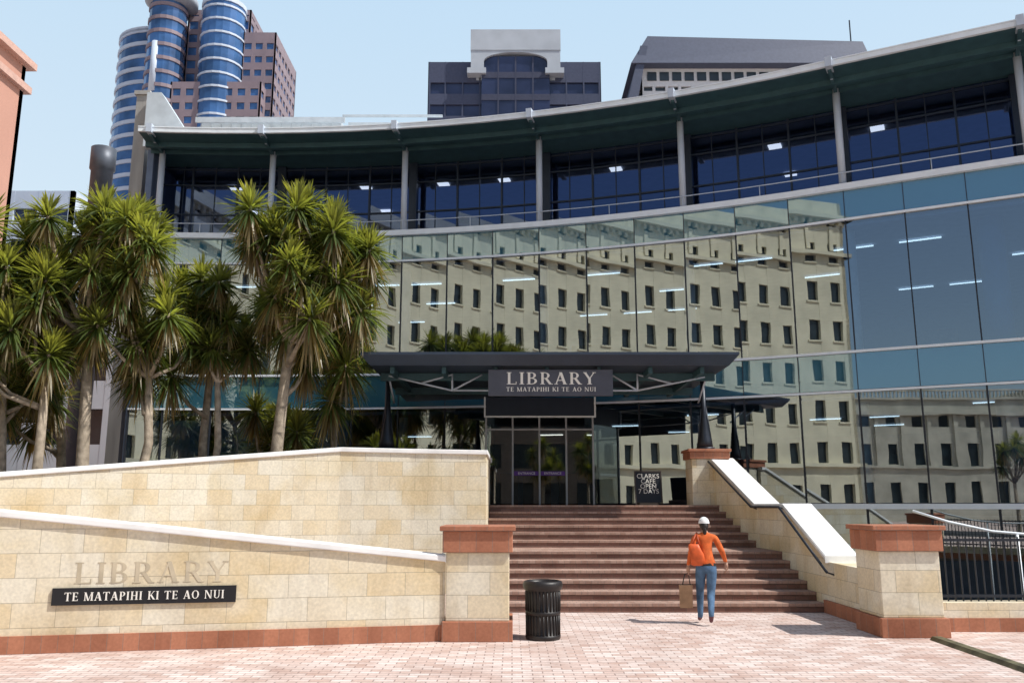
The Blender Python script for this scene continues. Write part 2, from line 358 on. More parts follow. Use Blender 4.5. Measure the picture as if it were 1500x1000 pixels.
for s in (-8.45,-6,-3,0,3,6,9,12):
    rad(g,s,1.44,.95,.09,14.0,14.30,14.02,14.32)
    rad(g,s,1.0,.75,.035,13.94,14.03,13.90,14.0)
g.obj('roof_brackets',M_grey,lib)
g=MB(); g.box(-13.55,-13.1,28.6,29.1,0,16.4); g.box(-13.62,-13.05,28.53,29.17,16.4,16.55); g.obj('concrete_pylon',M_conc,lib)
g=MB(); g.add([(-13.0,28.2,14.25),(-11.6,28.2,14.25),(-11.6,28.2,14.95),(-12.5,28.2,16.3),(-13.0,28.2,16.3),(-13.0,28.6,14.25),(-11.6,28.6,14.25),(-11.6,28.6,14.95),(-12.5,28.6,16.3),(-13.0,28.6,16.3)],
  [(0,1,2,3,4),(9,8,7,6,5),(0,5,6,1),(1,6,7,2),(2,7,8,3),(3,8,9,4),(4,9,5,0)])
g.box(-14.0,-7.7,36,41,12,18.9); g.box(-7.6,-3.4,37,41,12,19.3)
g.box(-7.8,-3.2,36.6,36.7,19.4,19.5); g.box(-14.2,-7.5,35.7,35.8,18.7,18.95)
for k in range(14): g.box(-14+.45*k,-13.95+.45*k,35.85,35.9,17,18.7)
g.obj('rear_roof_block',mat('pale_roofing',(.50,.55,.58),.5,var=.1),lib)
g=MB(); g.lathe((-17.8,35,0),[(.45,0),(.45,16.1),(.52,16.15),(.52,17.1)],20); g.obj('flue_chimney',mat('flue_metal',(.10,.11,.13),.5,.5),None,True)
# ------------------------------------------------------------------ entrance canopy
can=empty('entrance_canopy')
g=MB(); zt,zb=5.42,5.2
top=[(-3.6,19.95),(5.4,19.95),(5.4,25.1),(-3.6,27.4)]; bot=[(-3.4,20.15),(5.2,20.15),(5.2,25.1),(-3.4,27.4)]
g.add([(x,y,zb-.06) for x,y in bot]+[(x,y,zt-.05) for x,y in top]+[(x,y,zt+.01) for x,y in top],[(3,2,1,0),(8,9,10,11)]+[(i,(i+1)%4,4+(i+1)%4,4+i) for i in range(4)]+[(4+i,4+(i+1)%4,8+(i+1)%4,8+i) for i in range(4)])
g.obj('canopy_roof',mat('canopy_navy',(.03,.045,.07),.45,var=.1),can)
g=MB()
for k in range(7):
    x=-2.9+k*1.25; g.box(x-.05,x+.05,20.4,25,4.98,5.135)
for y in (21.3,24.): g.box(-3.3,5.1,y-.06,y+.06,4.93,5.12)
g.obj('canopy_beams',M_sof,can)
g=MB()
for x in (-3.27,5.03):
    g.tube([(x,22.35,3.3),(x,22.35,3.5),(x,22.35,4.1),(x,22.35,5.12)],[.2,.17,.075,.065],12)
    g.box(x-.2,x+.2,22.15,22.55,3.27,3.33)
    for dx in (-.09,.09): g.tube([(x+dx*2.1,22.35,3.3),(x+dx*.6,22.35,4.4)],.025,6)
g.obj('canopy_columns',M_dark,can,True)
g=MB(); Y=21.25
for a,b in (((-3.1,5.05),(-1.5,4.68)),((-1.5,4.68),(3.15,4.68)),((3.15,4.68),(4.85,5.02)),((-1.5,4.68),(-1.5,5.1)),((3.15,4.68),(3.15,5.1)),((-2.3,4.86),(-1.5,5.08)),((3.15,5.08),(4.0,4.86)),((-1.5,4.68),(-.75,5.08)),((3.15,4.68),(2.5,5.08))):
    g.tube([(a[0],Y,a[1]),(b[0],Y,b[1])],.024,8)
for x in (-3.1,4.9): g.tube([(x,21.25,5.05),(x,22.35,4.5)],.024,8)
g.obj('canopy_truss',M_grey,can,True)
sg=empty('library_sign')
g=MB(); g.box(-.57,2.42,20.28,20.36,4.42,5.06); g.obj('sign_panel',mat('sign_grey',(.07,.075,.095),.45),sg,bevel=.01)
for x in (-.2,2.05):
    g=MB(); g.tube([(x,20.4,4.6),(x,20.4,5.2)],.02,6); g.obj('sign_hanger',M_dark,sg)
serif('sign_lettering','LIBRARY',2.15,.29,.012,M_txt,sg,Matrix.Translation((-.14,20.28,4.70)))
serif('sign_lettering_maori','TE MATAPIHI KI TE AO NUI',2.15,.1,.012,M_txt,sg,Matrix.Translation((-.14,20.28,4.53)))
ves=empty('entrance_vestibule')
g=MB(); g.box(-.75,2.34,24.3,26.9,4.36,4.88); g.obj('bulkhead',M_frame,ves)
g=MB(); g.box(-.80,2.39,24.25,24.295,4.31,4.355); g.box(-.80,-.755,24.25,24.295,4.356,4.9); g.box(2.345,2.39,24.25,24.295,4.356,4.9)
g.obj('bulkhead_trim',M_white,ves)
g=MB()
for x in (-.74,.02,.78,1.54,2.3): g.box(x-.025,x+.025,24.32,24.40,1.86,4.36)
g.box(-.74,2.3,24.33,24.39,3.95,4.0); g.obj('door_frames',mat('aluminium',(.35,.36,.37),.4,.3),ves)
g=MB(); g.add([(-.7,24.36,1.9),(2.3,24.36,1.9),(2.3,24.36,4.34),(-.7,24.36,4.34)],[(0,1,2,3)]); g.add([(-.73,24.4,1.9),(-.73,26.8,1.9),(-.73,26.8,4.34),(-.73,24.4,4.34)],[(0,1,2,3)])
g.add([(2.3,24.4,1.9),(2.3,26.3,1.9),(2.3,26.3,4.34),(2.3,24.4,4.34)],[(0,1,2,3)]); g.obj('door_glass',M_door,ves)
g=MB()
for x in (-.1,1.9): g.box(x-.3,x+.3,29,29.6,1.85,2.9)
g.box(.4,1.4,31,31.5,1.85,3.0); g.obj('foyer_desks',mat('desk',(.12,.07,.05),.6),ves)
g=MB(); g.box(.06,.76,24.335,24.345,2.68,2.80); g.box(.80,1.5,24.335,24.345,2.68,2.80); g.obj('purple_door_strips',mat('purple',(.10,.03,.25),.5),ves)
RX=Matrix.Rotation(math.pi/2,4,'X')
for x in (.41,1.15): text('entrance_lettering','ENTRANCE',.095,M_txt,ves,Matrix.Translation((x,24.332,2.71))@RX)
bb=empty('blackboard_sign')
mx=Matrix.Translation((3.62,22.9,1.87))@Matrix.Rotation(math.radians(-8),4,'X')
g=MB(); g.box(-.33,.33,0,.03,.06,.86); g.obj('board',M_black,bb,mx=mx)
g=MB(); g.box(-.36,-.325,-.015,.04,0,.89); g.box(.325,.36,-.015,.04,0,.89); g.box(-.325,.325,-.012,.038,.86,.895); g.box(-.3,.3,.35,.38,0,.2); g.obj('frame',mat('board_frame',(.05,.04,.035),.6),bb,mx=mx)
text('chalk_lettering','CLARKS\nCAFE\nOPEN\n7 DAYS',.168,M_txt,bb,mx@Matrix.Translation((0,-.006,.70))@RX)
# ------------------------------------------------------------------ steps and terrace
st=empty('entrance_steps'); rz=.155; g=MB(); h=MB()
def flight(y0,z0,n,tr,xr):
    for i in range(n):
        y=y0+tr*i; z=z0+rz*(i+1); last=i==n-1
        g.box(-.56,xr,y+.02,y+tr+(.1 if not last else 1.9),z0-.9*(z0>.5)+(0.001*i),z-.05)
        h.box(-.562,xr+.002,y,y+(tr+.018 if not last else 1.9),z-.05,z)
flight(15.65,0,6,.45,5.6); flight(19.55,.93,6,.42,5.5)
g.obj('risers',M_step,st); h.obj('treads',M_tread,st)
g=MB(); g.box(-.58,6.08,22.6,28.6,-.1,1.855); g.obj('entrance_terrace',M_tread)
rw=empty('stair_side_wall')
rp=[(5.55,13.5,.86),(5.55,15.4,.88),(5.52,17.6,1.80),(5.47,19.45,1.80),(5.12,22.0,2.95),(5.12,22.3,2.95)]
g=MB(); ribbon(g,rp,0,-.5,-.2,0); g.obj('wall_stone',M_stone,rw)
g=MB(); ribbon(g,rp[1:],.05,-.55,None,.09); g.obj('wall_coping',M_cope,rw,bevel=.015)
g=MB(); g.box(5.50,5.549,13.5,15.66,0,.22); g.obj('wall_base',M_brk,rw)
g=MB(); hp=[(x-.12,y,z+.02) for x,y,z in rp[1:5]]; hp[0]=(5.43,15.2,.72); g.tube(hp,.025,8)
for p in hp: g.tube([p,(p[0]+.14,p[1],p[2]-.05)],.015,6)
g.obj('handrail',M_dark,rw,True)
def pier(name,x0,x1,y0,y1,base,cap0,cap1,zb=0):
    e=empty(name)
    if base: 
        g=MB(); g.box(x0-.05,x1+.05,y0-.05,y1+.05,zb,zb+base); g.obj('base',M_brk,e,bevel=.01)
    g=MB(); g.box(x0,x1,y0,y1,zb+base,cap0); g.obj('shaft',M_stone,e,bevel=.012)
    g=MB(); g.box(x0-.05,x1+.05,y0-.05,y1+.05,cap0,cap1-.07); g.box(x0-.09,x1+.09,y0-.09,y1+.09,cap1-.07,cap1); g.obj('cap',M_brk,e,bevel=.01)
pier('stone_pier',-.93,-.04,12.4,13.3,.27,1.2,1.565)
pier('stone_pier',5.32,6.2,12.75,13.6,.27,1.2,1.565)
pier('canopy_pedestal',4.58,5.5,21.95,22.75,0,3.02,3.27,1.2)
pier('canopy_pedestal',-3.72,-2.82,21.95,22.75,0,3.02,3.27,1.2)
w2=empty('retaining_wall')
wp=[(-.57,22.3,2.95),(-.57,19.0,2.95),(-2.2,18.85,2.97),(-3.7,18.6,2.99),(-6.2,17.7,2.74),(-9.5,16,2.36),(-15,13.6,2.05)]
g=MB(); ribbon(g,wp,0,-.42,-.1,0); g.obj('wall_stone',M_stone,w2)
g=MB(); ribbon(g,wp,.04,-.46,None,.1); g.obj('wall_coping',M_cope,w2,bevel=.015)
g=MB(); g.prism([(-30,16),(-15,14),(-9.5,16.3),(-6.2,18),(-3.7,18.9),(-.8,19.3),(-.8,27.5),(-14,27.9),(-30,28)],0,1.9); g.obj('planter_bed',M_soil)
w1=empty('library_name_wall')
d1=Vector((5.49,1.09)).normalized(); O1=Vector((-.94,12.45))
def W1(t): p=O1-d1*t; return p.x,p.y
fp=[(*W1(0),1.07),(*W1(2.2),1.31),(*W1(4.0),1.51),(*W1(5.6),1.68),(*W1(8),1.92),(*W1(13),2.2)]
g=MB(); ribbon(g,fp,0,-.38,0,0); g.obj('wall_stone',M_stone,w1)
g=MB(); ribbon(g,fp,.05,-.43,None,.09); g.obj('wall_coping',M_cope,w1,bevel=.015)
g=MB(); ribbon(g,[(p[0],p[1],.22) for p in fp],.035,-.01,0,0); g.obj('wall_base',M_brk,w1)
ang=math.atan2(d1.y,d1.x)
def M1(t,z,out=.0):
    x,y=W1(t); n=Vector((d1.y,-d1.x)); return Matrix.Translation((x+n.x*out,y+n.y*out,z))@Matrix.Rotation(ang,4,'Z')
serif('raised_library_letters','LIBRARY',1.93,.27,.003,M_letshade,w1,M1(4.87,.85))  # shallow raised letters, not cut in; the carved shade is painted as colour
g=MB(); g.box(0,2.28,-.03,0,0,.215); g.obj('name_plaque',M_black,w1,mx=M1(5.1,.585)@Matrix.Translation((0,-.001,0)))
serif('plaque_lettering','TE MATAPIHI KI TE AO NUI',1.98,.105,.008,M_txt,w1,M1(4.95,.64,.031))
# ------------------------------------------------------------------ fence on the right
fe=empty('metal_fence')
g=MB(); g.box(6.25,11.5,13.3,13.7,.0,.2); g.obj('brick_base',M_brk,fe); g=MB(); g.box(6.25,11.5,13.32,13.68,.2,.42); g.obj('stone_plinth',M_stone,fe)
g=MB(); x=6.3
while x<11.4:
    g.tube([(x,13.5,.42),(x,13.5,1.38)],.012,6); x+=.115
for z in (.5,1.33): g.box(6.25,11.5,13.48,13.52,z-.02,z+.02)
g.obj('railings',M_dark,fe)
hr=MB(); hr.tube([(7.6,16.5,1.75),(8.2,16.4,1.55),(8.9,16.2,1.38),(9.8,16,1.3),(11,15.8,1.32)],.025,8); 
for x in (9.3,11): hr.tube([(x,16.1,-2.6),(x,16.1,1.33)],.025,8)
hr.obj('ramp_handrail',M_white,None,True)
g=MB(); g.hexa([(5.86,12.55,.0),(6.06,12.55,.0),(5.93,9.4,.0),(5.73,9.4,0),(5.9,12.55,.05),(6.02,12.55,.05),(5.89,9.4,.05),(5.77,9.4,.05)]); g.obj('cable_cover',mat('cable_cover',(.12,.11,.06),.6,var=.6,vs=4))
# ------------------------------------------------------------------ litter bin
bn=empty('litter_bin'); cx,cy=.44,12.65
M_bin=mat('bin_plastic',(.018,.015,.014),.45,var=.3)
g=MB(); g.lathe((cx,cy,0),[(.24,0),(.25,.03),(.25,.06),(.232,.07),(.232,.33),(.25,.34),(.25,.38),(.235,.39),(.245,.66),(.27,.68),(.285,.72),(.285,.76),(.27,.79),(.235,.80),(.225,.74),(.21,.5)],32); g.obj('bin_body',M_bin,bn,True)
g=MB()
for k in range(28):
    a=2*math.pi*k/28
    for z0,z1,r in ((.07,.33,.236),(.39,.66,.242)):
        g.tube([(cx+r*math.cos(a),cy+r*math.sin(a),z0),(cx+r*math.cos(a),cy+r*math.sin(a),z1)],.012,6)
g.obj('bin_ribs',M_bin,bn,True)
# ------------------------------------------------------------------ cabbage trees
M_leaf,nt,b,o=nodes('cabbage_leaf'); at=nt.nodes.new('ShaderNodeAttribute'); at.attribute_name='Col'
nt.links.new(at.outputs['Color'],b.inputs['Base Color']); b.inputs['Roughness'].default_value=.42; b.inputs['Specular IOR Level'].default_value=.6
tl=nt.nodes.new('ShaderNodeBsdfTranslucent'); ms=nt.nodes.new('ShaderNodeMixShader'); ms.inputs[0].default_value=.45
hs=nt.nodes.new('ShaderNodeMix'); hs.data_type='RGBA'; hs.blend_type='MULTIPLY'; hs.inputs[0].default_value=1; nt.links.new(at.outputs['Color'],hs.inputs[6]); hs.inputs[7].default_value=(2.6,2.4,1.0,1)
nt.links.new(hs.outputs[2],tl.inputs[0]); nt.links.new(b.outputs[0],ms.inputs[1]); nt.links.new(tl.outputs[0],ms.inputs[2]); nt.links.new(ms.outputs[0],o.inputs[0])
M_bark=mat('tree_bark',(.34,.28,.21),.95,var=.4,vs=7,bump=.8)
rt=random.Random(11)
def rosette(mb,c,R=.78,n=210):
    c=Vector(c); tilt=Vector((rt.uniform(-.3,.3),rt.uniform(-.3,.3),0)); kk=rt.uniform(.8,1.2)
    for i in range(n):
        f=rt.random(); el=math.radians(-78+163*f**.8); az=rt.random()*2*math.pi
        d=(Vector((math.cos(el)*math.cos(az),math.cos(el)*math.sin(az),math.sin(el)))+tilt*max(0,math.sin(el))).normalized()
        L=R*(.7+.45*rt.random()); dr=(.26 if el>.3 else .42)*(.4+rt.random())
        side=d.cross(Vector((0,0,1)))
        if side.length<.05: side=Vector((1,0,0))
        side=(side.normalized()+Vector((0,0,rt.uniform(-.5,.5)))).normalized()
        base=c+d*.05+Vector((0,0,.12*(f-.5)))
        vs=[]
        for t,wd in ((0,.014),(.4,.026),(.75,.018)):
            p=base+d*L*t; p.z-=dr*L*t*t
            vs+=[p-side*wd,p+side*wd]
        p=base+d*L; p.z-=dr*L; vs.append(p)
        k=rt.uniform(.65,1.35)*kk
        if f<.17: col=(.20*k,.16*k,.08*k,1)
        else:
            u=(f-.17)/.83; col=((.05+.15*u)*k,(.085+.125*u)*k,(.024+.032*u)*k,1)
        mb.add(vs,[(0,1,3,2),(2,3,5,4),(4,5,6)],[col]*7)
def tree(base,ros,fork,r0=.13,fill=0,blob=None):
    e=empty('cabbage_tree'); tb=MB(); cb=MB(); bx,by,bz=base; fk=Vector(fork)
    mid=(Vector(base)+fk)/2+Vector((rt.uniform(-.14,.14),rt.uniform(-.1,.1),0))
    tb.tube([base,Vector(base).lerp(mid,.15),mid,fk],[r0*1.35,r0,r0*.85,r0*.7],10)
    allr=[(x,by+rt.uniform(-1.15,.9),z) for x,z in ros]
    for k in range(fill):
        a=rt.choice(ros); c=rt.choice(ros); t=rt.random()
        allr.append((a[0]*(1-t)+c[0]*t+rt.uniform(-.25,.25),by+rt.uniform(-.7,1.3),a[1]*(1-t)+c[1]*t-rt.uniform(0,.3)))
    for x,y,z in allr:
        p=Vector((x,y,z)); s=fk.copy()
        if z<fk.z+.4: s=Vector(base).lerp(fk,max(.15,min(.9,(z-bz-.9)/(fk.z-bz))))
        m1=s.lerp(p,.5); m1.z-= .12*(p-s).length; m1+=Vector((rt.uniform(-.1,.1),rt.uniform(-.1,.1),0))
        tb.tube([s,m1,p-Vector((0,0,.12)),p+Vector((0,0,.1))],[r0*.5,r0*.36,r0*.3,r0*.26],7)
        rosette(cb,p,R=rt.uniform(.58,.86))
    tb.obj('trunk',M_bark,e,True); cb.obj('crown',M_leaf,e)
tree((-5.45,19.6,1.8),[(-5.7,8.5),(-4.9,8.75),(-4.3,8.5),(-6.0,8.1),(-5.2,7.8),(-4.4,7.6),(-3.7,7.9),(-5.6,6.9),(-4.75,6.8),(-4.0,6.9),(-6.0,8.5),(-3.45,7.3),(-5.4,5.9),(-4.5,5.9),(-5.0,5.2),(-5.9,6.4),(-3.6,6.4),(-5.3,8.4),(-4.1,8.0),(-5.0,7.2),(-3.4,7.8)],(-5.2,19.6,5.6),.15,16)
tree((-9.05,18.2,1.8),[(-8.6,8.4),(-9.35,8.35),(-10.1,8.0),(-8.1,7.6),(-10.7,7.6),(-9.6,7.75),(-8.8,7.6),(-10.4,7.0),(-9.0,6.8),(-8.2,6.8),(-7.75,7.3),(-10.9,6.8),(-9.85,6.5),(-9.0,8.2),(-8.3,8.1)],(-9.2,18.2,5.4),.14,14)
tree((-9.7,17.6,1.8),[(-9.9,6.0),(-10.3,5.4),(-9.2,5.6),(-10.8,6.1),(-9.6,4.9),(-10.9,4.7)],(-9.7,17.6,4.4),.11,4)
tree((-8.1,18.6,1.8),[(-8.5,6.4),(-7.8,6.4),(-8.8,5.6),(-8.0,5.4),(-7.5,5.9),(-8.3,4.7)],(-8.0,18.6,4.6),.11,5)
tree((-7.3,20.4,1.8),[(-7.5,7.2),(-6.9,7.0),(-8.0,7.0),(-7.1,6.5),(-7.7,6.4),(-6.8,6.1),(-7.9,4.8)],(-7.3,20.4,5.0),.11,3)
tree((-6.75,19.4,1.8),[(-6.7,6.1),(-7.0,5.4),(-6.3,5.5)],(-6.75,19.4,4.6),.09,1)
tree((-10.6,18.0,1.8),[(-11.2,7.7),(-11.5,6.6),(-10.9,5.6),(-11.3,5.0),(-10.5,4.4),(-11.6,4.0),(-11.9,7.2),(-10.7,6.8)],(-10.9,18,4.9),.11,6)
tree((-4.5,21.4,1.8),[(-4.7,6.2),(-4.1,5.2),(-4.5,4.4),(-3.9,6.4)],(-4.4,21.4,4.6),.10,2)
tree((-6.2,22.0,1.8),[(-6.6,4.2),(-5.9,4.0),(-6.3,3.4),(-5.3,3.6)],(-6.2,22,2.7),.1,3)
tree((-10.9,21.0,1.8),[(-11.6,8.3),(-12.3,7.6),(-11.3,7.0),(-12.0,6.2),(-10.7,6.0),(-12.6,5.2),(-11.2,4.6),(-12.0,4.0)],(-11.3,21,5.0),.12,8)
tree((-13.2,20.0,1.8),[(-13.2,7.2),(-12.6,6.4),(-13.4,5.5),(-12.4,4.8),(-13.0,4.2)],(-13.0,20,4.6),.12,4)
# planting across the square, seen mirrored in the entrance glass
tree((2.2,-12.6,0),[(1.4,5.4),(2.2,6.1),(3.0,5.3),(2.5,4.6),(1.7,4.2),(3.4,4.4)],(2.2,-12.6,3.2),.14,4)
tree((5.6,-15.0,0),[(4.9,5.8),(5.6,6.5),(6.4,5.6),(5.2,4.8),(6.2,4.4)],(5.6,-15,3.4),.14,4)
tree((-2.5,-14.0,0),[(-3.1,5.2),(-2.3,6.0),(-1.7,5.0),(-2.8,4.3)],(-2.5,-14,3.2),.14,3)
# ------------------------------------------------------------------ city buildings
def bld(name,o,ang,W,D,z0,H,storey,bay,ww,wh,wm,gm,parent=None,extra=None,sill=1.0):
    e=parent or empty(name); d=(math.cos(ang),math.sin(ang)); n=(-d[1],d[0])
    g=MB(); g.obox(o,d,.3,W-.3,.3,D-.3,z0,z0+H-.1); g.obj('windows',gm,e)
    g=MB()
    P=lambda a,b:(o[0]+d[0]*a+n[0]*b,o[1]+d[1]*a+n[1]*b)
    sides=[(P(0,0),d,W),(P(W,0),n,D),(P(W,D),(-d[0],-d[1]),W),(P(0,D),(-n[0],-n[1]),D)]
    for so_,sd_,sw in sides:
        nb=max(1,round(sw/bay)); bw=sw/nb; pw=bw-ww*bw/bay
        for k in range(nb+1):
            a0=max(0,k*bw-pw/2); a1=min(sw,k*bw+pw/2); g.obox(so_,sd_,a0,a1,0,.35,z0,z0+H)
        sp=storey-wh; z=z0
        while z<z0+H:
            top=min(z+sp*sill,z0+H); g.obox(so_,sd_,.02,sw-.02,.015,.34,z,top); z+=storey
        g.obox(so_,sd_,.02,sw-.02,.012,.33,z0+H-sp,z0+H-.01)
    g.obox(o,d,.36,W-.36,.36,D-.36,z0+H-.6,z0+H-.02)
    if extra: extra(g,o,d,n,sides)
    g.obj('walls',wm,e); return e
M_cream=mat('cream_render',(.72,.66,.49),.8,var=.12,vs=.5)
M_cream2=mat('cream_render_pale',(.46,.44,.37),.8,var=.2,vs=.5)
M_wing=mat('window_dark',(.02,.03,.035),.25,var=.5,vs=.7,spec=.6)
M_bglass=mat('blue_glass',(.06,.15,.33),.15,.25,var=.5,vs=.15,spec=.8)
M_nglass=mat('navy_glass',(.03,.04,.085),.15,.2,var=.5,vs=.2,spec=.7)
M_pink=mat('pink_granite',(.24,.19,.21),.6,var=.1,vs=.3)
M_lt=mat('light_cladding',(.50,.57,.66),.6,var=.05,vs=.3)
M_gst=mat('grey_stone',(.42,.46,.50),.7,var=.08,vs=.5)
def cornice(g,o,d,n,sides):
    for so_,sd_,sw in sides:
        for z,p,h in ((24.6,.5,.35),(28.2,.7,.4),(5.2,.4,.35)): g.obox(so_,sd_,-p,sw+p,-p,.3,z,z+h)
        k=0.3
        while k<sw-.3: g.obox(so_,sd_,k,k+.35,-.35,.02,27.75,28.19); k+=.8
        k=1.2
        while k<sw-1: 
            g.obox(so_,sd_,k,k+.4,-.12,.03,25.2,27.6); k+=2.6
        z=.9
        while z<24:
            k=.65
            while k<sw-1.2: g.obox(so_,sd_,k,k+1.3,-.10,.03,z+.75,z+.9); k+=2.5
            z+=3.7
cd=Vector((-math.sin(math.radians(20)),math.cos(math.radians(20))))
bld('cream_office_building',(-20.5,-26.2),math.atan2(cd.y,cd.x),40,16,0,30,3.7,2.5,1.05,2.0,M_cream,M_wing,extra=cornice,sill=1)
def corn2(g,o,d,n,sides):
    for so_,sd_,sw in sides:
        for z,p,h in ((12.6,.6,.4),(6.2,.3,.3),(14.5,.3,.25)): g.obox(so_,sd_,-p,sw+p,-p,.3,z,z+h)
        k=.2
        while k<sw-.3: g.obox(so_,sd_,k,k+.5,-.25,.02,6.5,12.59); k+=3.2
        k=.3
        while k<sw: g.obox(so_,sd_,k,k+.15,-.1,.1,14.75,15.6); k+=.45
        g.obox(so_,sd_,0,sw,-.15,.15,15.6,15.8)
bld('classical_building',(-22,-68),math.radians(127),42,14,0,14.5,4.6,3.2,1.2,2.6,M_cream2,M_wing,extra=corn2)
bld('brown_shop_building',(34,-44),math.radians(180),38,14,0,17,4.2,3.4,2.2,2.6,mat('brown_render',(.16,.13,.11),.8,var=.2),M_wing)
bld('salmon_building',(-52,22),0,24.2,23,0,26.4,60,30,.2,.3,mat('salmon_render',(.50,.27,.20),.8,var=.06,vs=.3),M_wing)
g=MB(); g.box(-52.3,-27.5,21.7,45.3,24.9,25.3); g.box(-52.3,-27.4,21.6,45.4,26.4,26.8); g.obj('salmon_cornice',mat('salmon_trim',(.55,.35,.28),.8),bpy.data.objects['salmon_building'])
bld('grey_office_building',(-60,62),0,26.5,15,0,25.5,3.6,2.4,1.8,2.2,M_lt,M_nglass)
bld('low_building',(-34,48),0,18,12,0,12.5,3.6,2.4,1.7,2,M_gst,M_wing)
tw=empty('glass_office_tower')
def banded(poly,z0,z1,st,bh,gm,wm,nm,grow=.35):
    cx=sum(p[0] for p in poly)/len(poly); cy=sum(p[1] for p in poly)/len(poly)
    g=MB(); g.prism(poly,z0,z1); g.obj(nm+'_glass',gm,tw)
    big=[]
    for x,y in poly:
        v=Vector((x-cx,y-cy)); v=v+v.normalized()*grow; big.append((cx+v.x,cy+v.y))
    g=MB(); z=z0
    while z<z1: g.prism(big,z,min(z+bh,z1+.3)); z+=st
    g.prism(big,z1-.2,z1+.9); g.obj(nm+'_bands',wm,tw)
def cyl(cx,cy,r,n=20): return [(cx+r*math.cos(2*math.pi*k/n),cy+r*math.sin(2*math.pi*k/n)) for k in range(n)]
banded([(-105.5+12*(1-math.cos(math.radians(a))),212-9*math.sin(math.radians(a))) for a in range(0,91,10)]+[(-84,203),(-84,222),(-105.5,222)],40,123.5,3.6,1.0,M_bglass,M_lt,'left_wing')
banded(cyl(-72.6,196,5.2),40,124.5,3.6,.5,M_bglass,M_lt,'round_bay',.25)
banded(cyl(-86.2,195,4.4),40,128,3.6,.9,M_bglass,M_pink,'core_bay',.25)
bld('x',(-82.5,198),0,16,18,40,86,3.6,3.4,2.3,2.2,M_pink,M_bglass,parent=tw)
bld('x',(-67.5,196),0,8.3,20,40,78.5,3.6,2.8,1.8,1.7,M_pink,M_bglass,parent=tw)
bld('x',(-83,192),0,22,10,40,63,3.6,3.,1.8,1.8,M_pink,M_bglass,parent=tw)
g=MB(); g.lathe((-85.6,195,124.5),[(5.2,0),(6.3,.8),(6.3,2.2),(5,2.6),(5,14)],24); g.obj('top_drum',mat('tower_grey',(.28,.30,.34),.6),tw,True)
g=MB(); g.tube([(-87,191,100),(-87,191,113)],.9,12); g.obj('vent_pipe',M_lt,tw,True)
md=empty('dark_office_building')
bld('x',(-11.7,110),0,24.1,20,30,32.8,3.3,2.4,2.2,1.7,mat('navy_band',(.06,.07,.115),.5),M_nglass,parent=md)
g=MB(); g.box(-5.7,-3.9,108.8,112,60.9,66.9); g.box(4.9,6.7,108.8,112,60.9,66.9); g.box(-5.75,6.75,108.7,112.5,63.9,67.0)
g.box(-6.2,-3.6,108.6,112,60.4,61.2); g.box(4.6,7.2,108.6,112,60.4,61.2)
n=14; r=4.4
for k in range(n):
    a0=math.pi*k/n; a1=math.pi*(k+1)/n; zz=62.3
    x0,x1=.5+r*math.cos(a1),.5+r*math.cos(a0); g.hexa([(x0,108.8,zz+.3*r*math.sin(a1)),(x1,108.8,zz+.3*r*math.sin(a0)),(x1,110,zz+.3*r*math.sin(a0)),(x0,110,zz+.3*r*math.sin(a1)),(x0,108.8,64),(x1,108.8,64),(x1,110,64),(x0,110,64)])
g.box(-5,6,110,124,60,66.5); g.obj('stone_portal',M_gst,md)
g=MB(); g.box(-4.2,5.2,109.2,111,40,63.2); g.obj('dark_bay',M_nglass,md)
g=MB()
for z in (50,53.3,56.6,59.9): g.box(-4.2,5.2,109.1,109.19,z,z+.9)
for x in (-1.9,.5,2.9): g.box(x-.1,x+.1,109.1,109.19,40,49.9); g.box(x-.1,x+.1,109.08,109.09,50,63.2)
g.obj('bay_bands',mat('bay_band',(.05,.055,.09),.5),md)
rb=empty('mansard_office_building')
bld('x',(15.5,95),0,28,18,20,34,4.0,1.55,1.2,1.3,mat('white_panel',(.60,.62,.63),.6,var=.05),M_wing,parent=rb)
g=MB(); g.hexa([(14.2,93.6,53.6),(43,93.6,53.6),(43,114,53.6),(14.2,114,53.6),(16.4,94.5,57.6),(42.4,94.5,56.9),(42.4,112,56.9),(16.4,112,57.6)])
g.hexa([(12.8,93.5,45),(14.1,93.5,45),(14.1,114,45),(12.8,114,45),(15.4,93.9,56),(16.3,93.9,56),(16.3,114,56),(15.4,114,56)])
g.obj('metal_roof',mat('grey_metal',(.07,.085,.13),.6,.1,var=.1),rb)
g=MB(); x=16.3
while x<41: g.box(x,x+1.1,94.9,95.0,52.0,53.1); x+=1.5
g.obj('clerestory_windows',M_wing,rb)
g=MB(); g.tube([(41.2,95,56),(41.2,95,60)],.08,6); g.obj('antenna',M_dark,rb)
# ------------------------------------------------------------------ pedestrian
pe=empty('walking_woman',(3.12,14.15,0)); pe.rotation_euler=(0,0,math.radians(-8)); 
J={'pel':((0,0,.93),.145,.115),'wai':((0,.01,1.06),.115,.09),'che':((0,.04,1.22),.135,.105),'uch':((0,.05,1.33),.11,.085),'nek':((0,.06,1.42),.048,.048),'nk2':((0,.08,1.48),.045,.045),
'sl':((-.16,.05,1.345),.060,.060),'el':((-.235,-.04,1.10),.048,.048),'wl':((-.28,.06,.89),.030,.030),
'sr':((.16,.05,1.345),.060,.060),'er':((.26,-.02,1.12),.048,.048),'wr':((.325,.12,.94),.030,.030),
'hl':((-.085,0,.86),.10,.105),'kl':((-.10,.17,.50),.066,.068),'cl':((-.105,.16,.33),.056,.06),'al':((-.11,.14,.11),.042,.045),'tl':((-.12,.27,.045),.038,.032),
'hr':((.085,-.01,.86),.10,.105),'kr':((.06,.0,.49),.066,.068),'cr':((.045,-.12,.34),.056,.06),'ar':((.03,-.25,.17),.042,.045),'tr':((.03,-.15,.05),.038,.032)}
